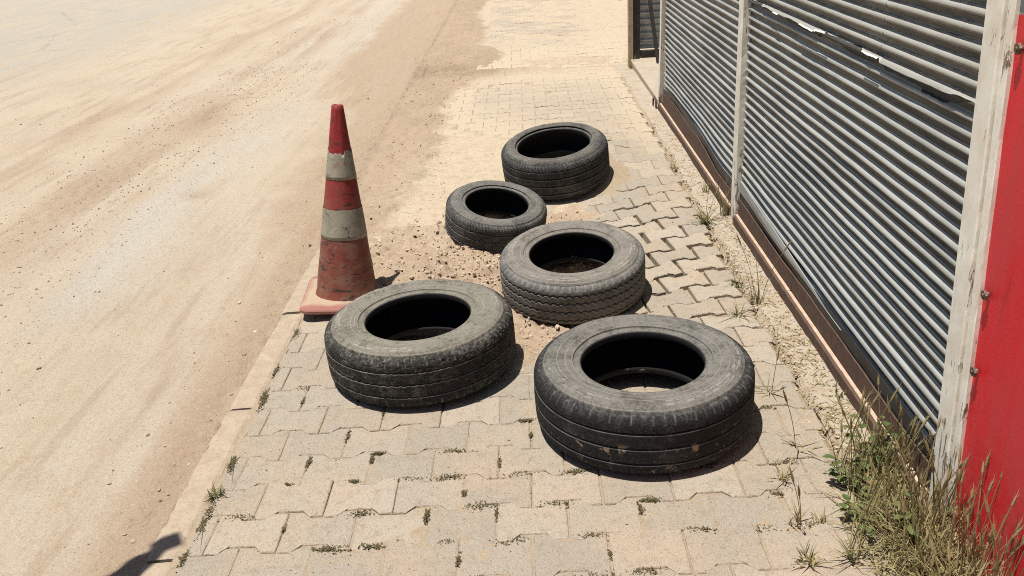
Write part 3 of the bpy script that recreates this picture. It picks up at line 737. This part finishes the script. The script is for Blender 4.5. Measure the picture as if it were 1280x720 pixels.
post(6.46, 6.53, 'slim white post at the far end of the shutters', -.1, groove=False)
# red panel with grey upper band
root = tag(empty('red_panel', (.99, 1.3, 0)), 'bright red painted sheet metal panel right of the white post', 'panel')
t = NT('red_paint'); co = t.co(); n = t.noise(t.co((1, 1, .35)), 5, 6, .65, .5); n2 = t.noise(t.co((1, 1, .12)), 26, 6, .7); g = t.noise(co, 130, 3, .7)
c = t.mix(t.ramp(n, .38, .66), (.64, .013, .022), (.55, .035, .042)); c = t.mix(t.ramp(n2, .6, .75, 0, .5), c, (.28, .012, .016)); c = t.mix(t.ramp(g, .6, .76, 0, .3), c, (.5, .2, .18))
z = t.sep(co)[2]; c = t.mix(t.math('MULTIPLY', t.ramp(z, .55, -.05), t.ramp(t.noise(co, 30, 7, .75), .45, .65, 0, .4)), c, (.40, .16, .12)); c = t.mix(t.ramp(t.noise(co, 22, 6, .8, .8), .67, .70), c, (.12, .06, .05))
m_red = t.fin(c, t.ramp(n, .3, .7, .35, .6), t.bump(n, .25, .012, t.bump(g, .15, .001)), spec=.4)
def panel(name, z0, z1, mat):
    ny, nz = 60, 60; y = np.linspace(.3, 1.86, ny); z = np.linspace(z0, z1, nz); Yg, Zg = np.meshgrid(y, z, indexing='ij')
    Yg = Yg + .078 * (Zg - .6) * sstep(1.2, 1.8, Yg)
    Xg = .992 + .007 * fbm(Yg * 2.2, Zg * 1.4, 141, 3) - .004 * gauss(Yg, 1.70 + .02 * Zg, .010)
    o = mesh(name, np.stack([Xg, Yg, Zg], -1).reshape(-1, 3), gridF(ny, nz)[:, ::-1], mat, root, True); o.matrix_parent_inverse = Matrix.Translation(root.location).inverted(); return o
panel('red_sheet', -.03, 1.250, m_red); panel('grey_sheet', 1.254, 2.4, mat_plain('grey_sheet_metal', (.17, .18, .19), (.12, .13, .14), .5, 10, .3))
for (yy, zz) in ((1.765, .665), (1.755, .478), (1.80, 1.19)):
    mb = MB(); mb.tube([(.99, yy, zz), (.982, yy, zz - .001), (.975, yy, zz - .002)], [.006, .0055, .005], 8); mb.tube([(.983, yy, zz - .001), (.978, yy, zz - .0015)], [.013, .012], 6)
    o = mb.build('hinge_bolt', mat_plain('rusty_bolt', (.10, .06, .04), (.2, .16, .13), .6, 60, .5), root); o.matrix_parent_inverse = Matrix.Translation(root.location).inverted()

# ------------------------------------------------------------------ recess beyond the far post
mb = MB(); mb.box(.985, 3.2, 6.56, 8.44, -.12, .045, .006)
tag(mb.build('doorstep', mat_plain('grey_concrete', (.40, .33, .25), (.32, .27, .21), .9, 9, bump=.5)), 'dusty concrete doorstep in the recess past the far post', 'doorstep')
root = tag(empty('slatted_gate', (1.1, 8.46, 0)), 'black framed slatted gate at the back of the recess', 'gate')
mb = MB(); mb.box(1.015, 1.075, 8.43, 8.49, -.05, 2.3, .003); mb.build('gate_post', m_black, root).matrix_parent_inverse = Matrix.Translation(root.location).inverted()
mb = MB(); mb.box(1.078, 3.2, 8.43, 8.47, .05, .12, .003); mb.build('bottom_rail', m_black, root).matrix_parent_inverse = Matrix.Translation(root.location).inverted()
nx, nz = 20, 36 * 12; xx = np.linspace(1.078, 3.2, nx); zz = np.linspace(.122, 2.3, nz); Xg, Zg = np.meshgrid(xx, zz, indexing='ij'); ph = (Zg / .062) % 1
Yg = 8.50 - np.where(ph < .5, .022 * np.sin(ph / .5 * PI) ** .6, -.012)
o = mesh('slat_curtain', np.stack([Xg, Yg, Zg], -1).reshape(-1, 3), gridF(nx, nz), m_slat, root, True); o.matrix_parent_inverse = Matrix.Translation(root.location).inverted()
mb = MB(); mb.tube([(1.205, 8.15, .047), (1.155, 8.28, .5), (1.10, 8.43, 1.0)], [.022, .022, .022], 4)
tag(mb.build('steel_bar', m_black), 'black steel bar leaning against the slatted gate', 'bar')
mb = MB(); mb.box(.968, 1.010, 8.42, 8.50, -.05, 2.3, .004)
tag(mb.build('rusty_pillar', mat_plain('ochre_rust', (.42, .33, .23), (.30, .19, .11), .9, 14)), 'narrow rusty ochre pillar left of the slatted gate', 'pillar')
# small latch hook at the foot of the far post
mb = MB(); mb.tube([(.958, 6.56, 0), (.955, 6.57, .06), (.95, 6.60, .085), (.945, 6.63, .06), (.945, 6.63, 0.01)], .007, 6)
tag(mb.build('iron_hook', m_rust), 'small bent iron hook at the foot of the far post', 'hook')

# ------------------------------------------------------------------ plants
m_grass = mat_grass(); m_leaf = mat_grass('weed_leaf', ((.075, .12, .035), (.17, .17, .06)))
def tuft(name, x, y, n, hgt, spread, dry, label, cat='weed', heads=0, zz=None, w=.0022):
    z = soilz(x, y) if zz is None else zz
    mb = MB()
    for i in range(n):
        a = random.uniform(0, 2 * PI); L = hgt * random.uniform(.45, 1.1)
        mb.blade((random.gauss(0, .010), random.gauss(0, .010), -.004), a, L, w * random.uniform(.6, 1.2), random.uniform(.4, 2.0) * spread, min(1, max(0, random.gauss(dry, .25))), random.uniform(.05, .5) * spread)
    root = tag(mb.build(name, m_grass, None, False, (x, y, z)), label, cat)
    for i in range(heads):
        hb = MB(); a = random.uniform(0, 2 * PI); L = hgt * random.uniform(.9, 1.4); stalk(hb, (random.gauss(0, .008), random.gauss(0, .008), 0), a, L, random.uniform(.2, .6), .55)
        hb.build('seed_head', m_grass, root)
    return root
def stalk(mb, p, az, L, bend, dry, head=.05):
    p = Vector(p); d = Vector((math.cos(az), math.sin(az), 0)); pts = []; ang = .06; q = p.copy(); n = 7
    for i in range(n):
        pts.append(q.copy()); ang += bend / n; q = q + (d * math.sin(ang) + Vector((0, 0, 1)) * math.cos(ang)) * (L / (n - 1))
    mb.tube(pts, [.0012] * n, 4, dry, False)
    e = pts[-1]; dr = (pts[-1] - pts[-2]).normalized()
    mb.tube([e, e + dr * head * .25, e + dr * head * .65, e + dr * head], [.0012, .0034, .0030, .0007], 5, min(1, dry + .1))
    for k in range(9):
        f = k / 9; s = e + dr * head * f; ra = k * 2.4; o = (dr.orthogonal().normalized()); o2 = dr.cross(o)
        v = (o * math.cos(ra) + o2 * math.sin(ra)) * .35 + dr
        t = s + v.normalized() * head * .55
        mb.add([s - o2 * .0006, s + o2 * .0006, t], [(0, 1, 2)], min(1, dry + .2))
    return e
G = 'weeds growing out of the paving'
TU = [(.842, 4.09, 34, .15, 1.1, .35, 'spreading green grass tuft at the foot of the middle post', 2),
      (.842, 5.02, 18, .10, 1.0, .40, 'sprawling weed below the far shutter', 0),
      (.930, 4.55, 12, .13, .7, .55, 'thin weed against the rail of the far shutter', 0),
      (.945, 4.16, 14, .20, .6, .40, 'bent grass shoots touching the middle white post', 1),
      (.825, 3.33, 16, .07, .9, .30, 'low green tuft on the dark joint right of the wavy tyre', 0),
      (.765, 3.06, 22, .11, 1.3, .60, 'flattened dry tuft behind the largest tyre', 0),
      (.868, 3.15, 12, .20, .5, .65, 'tall pale shoots growing up beside the near rail', 2),
      (.735, 2.47, 12, .10, 1.2, .55, 'sparse spidery weed right of the largest tyre', 1),
      (.653, 2.015, 22, .075, .9, .85, 'straw-coloured tuft in the paving front right', 0),
      (.640, 1.835, 9, .10, .6, .75, 'pair of dry seed stalks on the paving joint', 2),
      (.700, 1.835, 9, .05, .8, .75, 'small dry sprig on the paving joint near the grass patch', 0),
      (.628, 1.690, 22, .06, 1.1, .45, 'small green tuft at the bottom edge of the paving', 0),
      (.735, 1.690, 24, .12, .9, .55, 'upright yellow-green clump at the bottom edge beside the grass patch', 3),
      (.948, 2.43, 12, .055, .6, .15, 'bright green sprout against the near rail', 0),
      (.985, 8.30, 26, .16, .7, .55, 'weed clump at the foot of the rusty pillar', 0),
      (.745, 2.15, 8, .12, 1.4, .35, 'long trailing weed stems lying on the paving', 1),
      (-.955, 2.06, 44, .05, 1.0, .30, 'thickest weed clump in the joint behind the kerb', 0)]
for (x, y, n, h, sp, dr, lb, hd) in TU: tag(tuft('weed_tuft', x, y, n, h, sp, dr, lb, 'weed', hd), lb, 'weed', G)
# dead moss and seedlings in the joints (nobody could count them)
mb = MB()
def moss(x, y, s, n, along):
    z = float(H(x, y)) - .003
    for i in range(n):
        px = x + random.gauss(0, s) * (1 if along == 0 else .25); py = y + random.gauss(0, s) * (1 if along == 1 else .3)
        mb.blade((px, py, z), random.uniform(0, 2 * PI), random.uniform(.004, .011), .0026, random.uniform(.3, 1.6), random.uniform(.2, .75), .4, 3)
for r in range(8, 40):
    yb = Y0 + r * PP
    for k in range(-5, 6):
        if yb < 2.7:
            dens = .68 if yb < 2.4 else .3
        else: dens = .05
        x = -.043 + k * PL + (r % 2) * PL * .5 + random.uniform(-.06, .06)
        if not (-.93 < x < .84): continue
        if random.random() < dens: moss(x, yb + random.uniform(-.006, .006), random.uniform(.008, .026), random.randint(60, 220), 0)
        if random.random() < dens * .35: moss(-.043 + (k + .5) * PL + (r % 2) * PL * .5, yb + .05 + random.uniform(0, .06), random.uniform(.006, .016), random.randint(40, 110), 1)
for y in (1.80, 1.92, 1.95, 2.0, 2.2, 2.23, 2.57, 2.6, 2.62, 2.78, 2.80, 3.06, 3.1): moss(-.958 + random.gauss(0, .004), y, .018, 110, 1)
for _ in range(26): moss(.868 + random.gauss(0, .012), random.uniform(2.2, 6), .015, 14, 1)
kind(mb.build('joint_moss', mat_grass('joint_moss', ((.085, .075, .035), (.19, .15, .08)))), 'stuff')
# dense dry grass patch in the corner by the post
mb = MB()
for _ in range(2600):
    y = random.uniform(1.25, 2.12); lim = .74 + .20 * max(0, (y - 1.80) / .32) ** 1.2 if y > 1.8 else .765
    x = random.uniform(lim, .965)
    if random.random() > .35 + .65 * (x - .72) / .25: continue
    z = soilz(x, y) - .004
    mb.blade((x, y, z), random.uniform(0, 2 * PI), random.uniform(.03, .12), random.uniform(.0010, .0024), random.uniform(.2, 2.2), min(1, max(0, random.gauss(.62, .28))), random.uniform(.1, .9))
for _ in range(150):
    y = random.uniform(1.30, 2.05); x = random.uniform(.80, .962)
    stalk(mb, (x, y, soilz(x, y) - .004), random.uniform(0, 2 * PI), random.uniform(.08, .20) * (1.4 if y > 1.85 else 1), random.uniform(.05, .6), random.uniform(.3, .9), random.uniform(.028, .05))
for _ in range(70):        # taller stalks against the red panel
    y = random.uniform(1.40, 1.80); x = random.uniform(.88, .968)
    stalk(mb, (x, y, soilz(x, y) - .004), random.uniform(0, 2 * PI), random.uniform(.14, .30), random.uniform(.05, .5), random.uniform(.5, 1.), random.uniform(.03, .045))
for _ in range(700):
    y = random.uniform(1.38, 1.82); x = random.uniform(.84, .97)
    mb.blade((x, y, soilz(x, y) - .004), random.uniform(0, 2 * PI), random.uniform(.06, .20), random.uniform(.001, .0024), random.uniform(.2, 1.8), min(1, max(0, random.gauss(.75, .25))), random.uniform(.05, .6))
for _ in range(750):      # dry bits blown along the wall
    y = random.choice([random.gauss(2.72, .16), random.gauss(3.6, .3), random.uniform(2.2, 5.5)]); x = random.uniform(.83, .962)
    mb.blade((x, y, soilz(x, y) + .002), random.uniform(0, 2 * PI), random.uniform(.008, .04), .0013, random.uniform(.1, .8), random.uniform(.35, 1), random.uniform(1.1, 1.5), 3)
for _ in range(900):       # litter
    y = random.uniform(1.3, 2.4); x = random.uniform(.76, .96)
    mb.blade((x, y, soilz(x, y) + .002), random.uniform(0, 2 * PI), random.uniform(.01, .045), .0012, .2, random.uniform(.6, 1), 1.45, 3)
kind(mb.build('dry_grass', m_grass), 'stuff')
def leafy(x, y, label, n=14, hgt=.10, spread=.10):
    root = tag(empty('leafy_weed', (x, y, soilz(x, y))), label, 'weed', 'broad-leaved weeds by the grass patch')
    ms = MB(); ml = MB()
    for i in range(n):
        a = random.uniform(0, 2 * PI); L = hgt * random.uniform(.5, 1.1); tip = Vector((math.cos(a) * spread * random.uniform(.3, 1), math.sin(a) * spread * random.uniform(.3, 1), L))
        ms.tube([(0, 0, 0), tip * .5 + Vector((0, 0, L * .15)), tip], [.0014, .0012, .0008], 4, .4, False)
        for j in range(4):
            f = .4 + .2 * j; c = tip * f; la = a + random.uniform(-1.6, 1.6); d = Vector((math.cos(la), math.sin(la), random.uniform(-.2, .5))).normalized(); s = d.cross(Vector((0, 0, 1))).normalized(); u = s.cross(d)
            l = random.uniform(.014, .03); P = []
            for k in range(6):
                g = k / 5; ww = l * .34 * max(0, math.sin(PI * min(1, g * .96 + .04))) ** .8
                m = c + d * l * g - u * l * .25 * g * g
                P += [m - s * ww + u * ww * .35, m, m + s * ww + u * ww * .35]
            ml.add(P, [(k * 3 + q, k * 3 + q + 1, k * 3 + q + 4, k * 3 + q + 3) for k in range(5) for q in range(2)], random.random() * .7)
    ms.build('stems', m_leaf, root); ml.build('foliage', m_leaf, root, True)
leafy(.905, 2.06, 'broad-leaved green weed at the end of the near rail', 14, .12, .09)
leafy(.812, 1.98, 'green leafy weed leaning out over the paving', 9, .09, .06)
leafy(.800, 1.83, 'low green weed in front of the dry grass', 10, .06, .10)
leafy(.900, 1.72, 'green leaves in front of the wide white post', 12, .10, .08)

# ------------------------------------------------------------------ unseen stake added just outside the frame to throw a shadow on the kerb
root = tag(empty('shadow_stake', (-1.465, 1.15, -.05)), 'unseen stake with a box on top, added to cast the lower left shadow', 'stake')
mw = mat_plain('weathered_wood', (.22, .16, .11), (.15, .11, .08), .85, 12)
mb = MB(); mb.tube([(0, 0, 0), (.0, .36, 1.35), (.0, .50, 1.85), (.005, .60, 2.22)], [.085, .08, .055, .022], 10); mb.build('shaft', mw, root)
mb = MB(); mb.box(-.035, .03, -.03, .03, 0, .10, .006, Matrix.Translation((.008, .61, 2.20)) @ Matrix.Rotation(.5, 4, 'Z')); mb.build('top_box', m_black, root)

# ------------------------------------------------------------------ light, sky, camera
sd = Vector((-.195, -.05, 1.0)).normalized()
sun = bpy.data.lights.new('sun', 'SUN'); sun.energy = 4.6; sun.angle = math.radians(.53); sun.color = (1, .96, .89)
so = bpy.data.objects.new('sun', sun); COL.objects.link(so); so.rotation_euler = sd.to_track_quat('Z', 'Y').to_euler(); so.location = (-3, -4, 10)
w = bpy.data.worlds.new('World'); S.world = w; w.use_nodes = True; nt = w.node_tree
sky = nt.nodes.new('ShaderNodeTexSky'); sky.sky_type = 'NISHITA'; sky.sun_disc = False
sky.sun_elevation = math.asin(sd.z); sky.sun_rotation = math.atan2(sd.x, sd.y)
bg = nt.nodes['Background']; nt.links.new(sky.outputs[0], bg.inputs[0]); bg.inputs[1].default_value = .05
pitch, roll, yaw = map(math.radians, (24.1, 3.7, 1.8))
fw = Vector((-math.sin(yaw) * math.cos(pitch), math.cos(yaw) * math.cos(pitch), -math.sin(pitch)))
rt = Vector((math.cos(yaw), math.sin(yaw), 0)); up = rt.cross(fw)
Rr = rt * math.cos(roll) - up * math.sin(roll); Uu = rt * math.sin(roll) + up * math.cos(roll)
cam = bpy.data.cameras.new('camera'); cam.sensor_width = 36; cam.lens = 1100 / 1280 * 36; cam.clip_end = 2000; cam.clip_start = .05
oc = bpy.data.objects.new('camera', cam); COL.objects.link(oc)
oc.matrix_world = Matrix(((Rr.x, Uu.x, -fw.x, 0), (Rr.y, Uu.y, -fw.y, 0), (Rr.z, Uu.z, -fw.z, 1.53), (0, 0, 0, 1)))
S.camera = oc
S.view_settings.view_transform = 'Standard'; S.view_settings.look = 'None'; S.view_settings.exposure = .55; S.view_settings.gamma = 1
S.view_settings.use_curve_mapping = False
S.render.engine = 'CYCLES'
S.cycles.use_denoising = False
S.cycles.max_bounces = 6
S.cycles.filter_width = 1.0
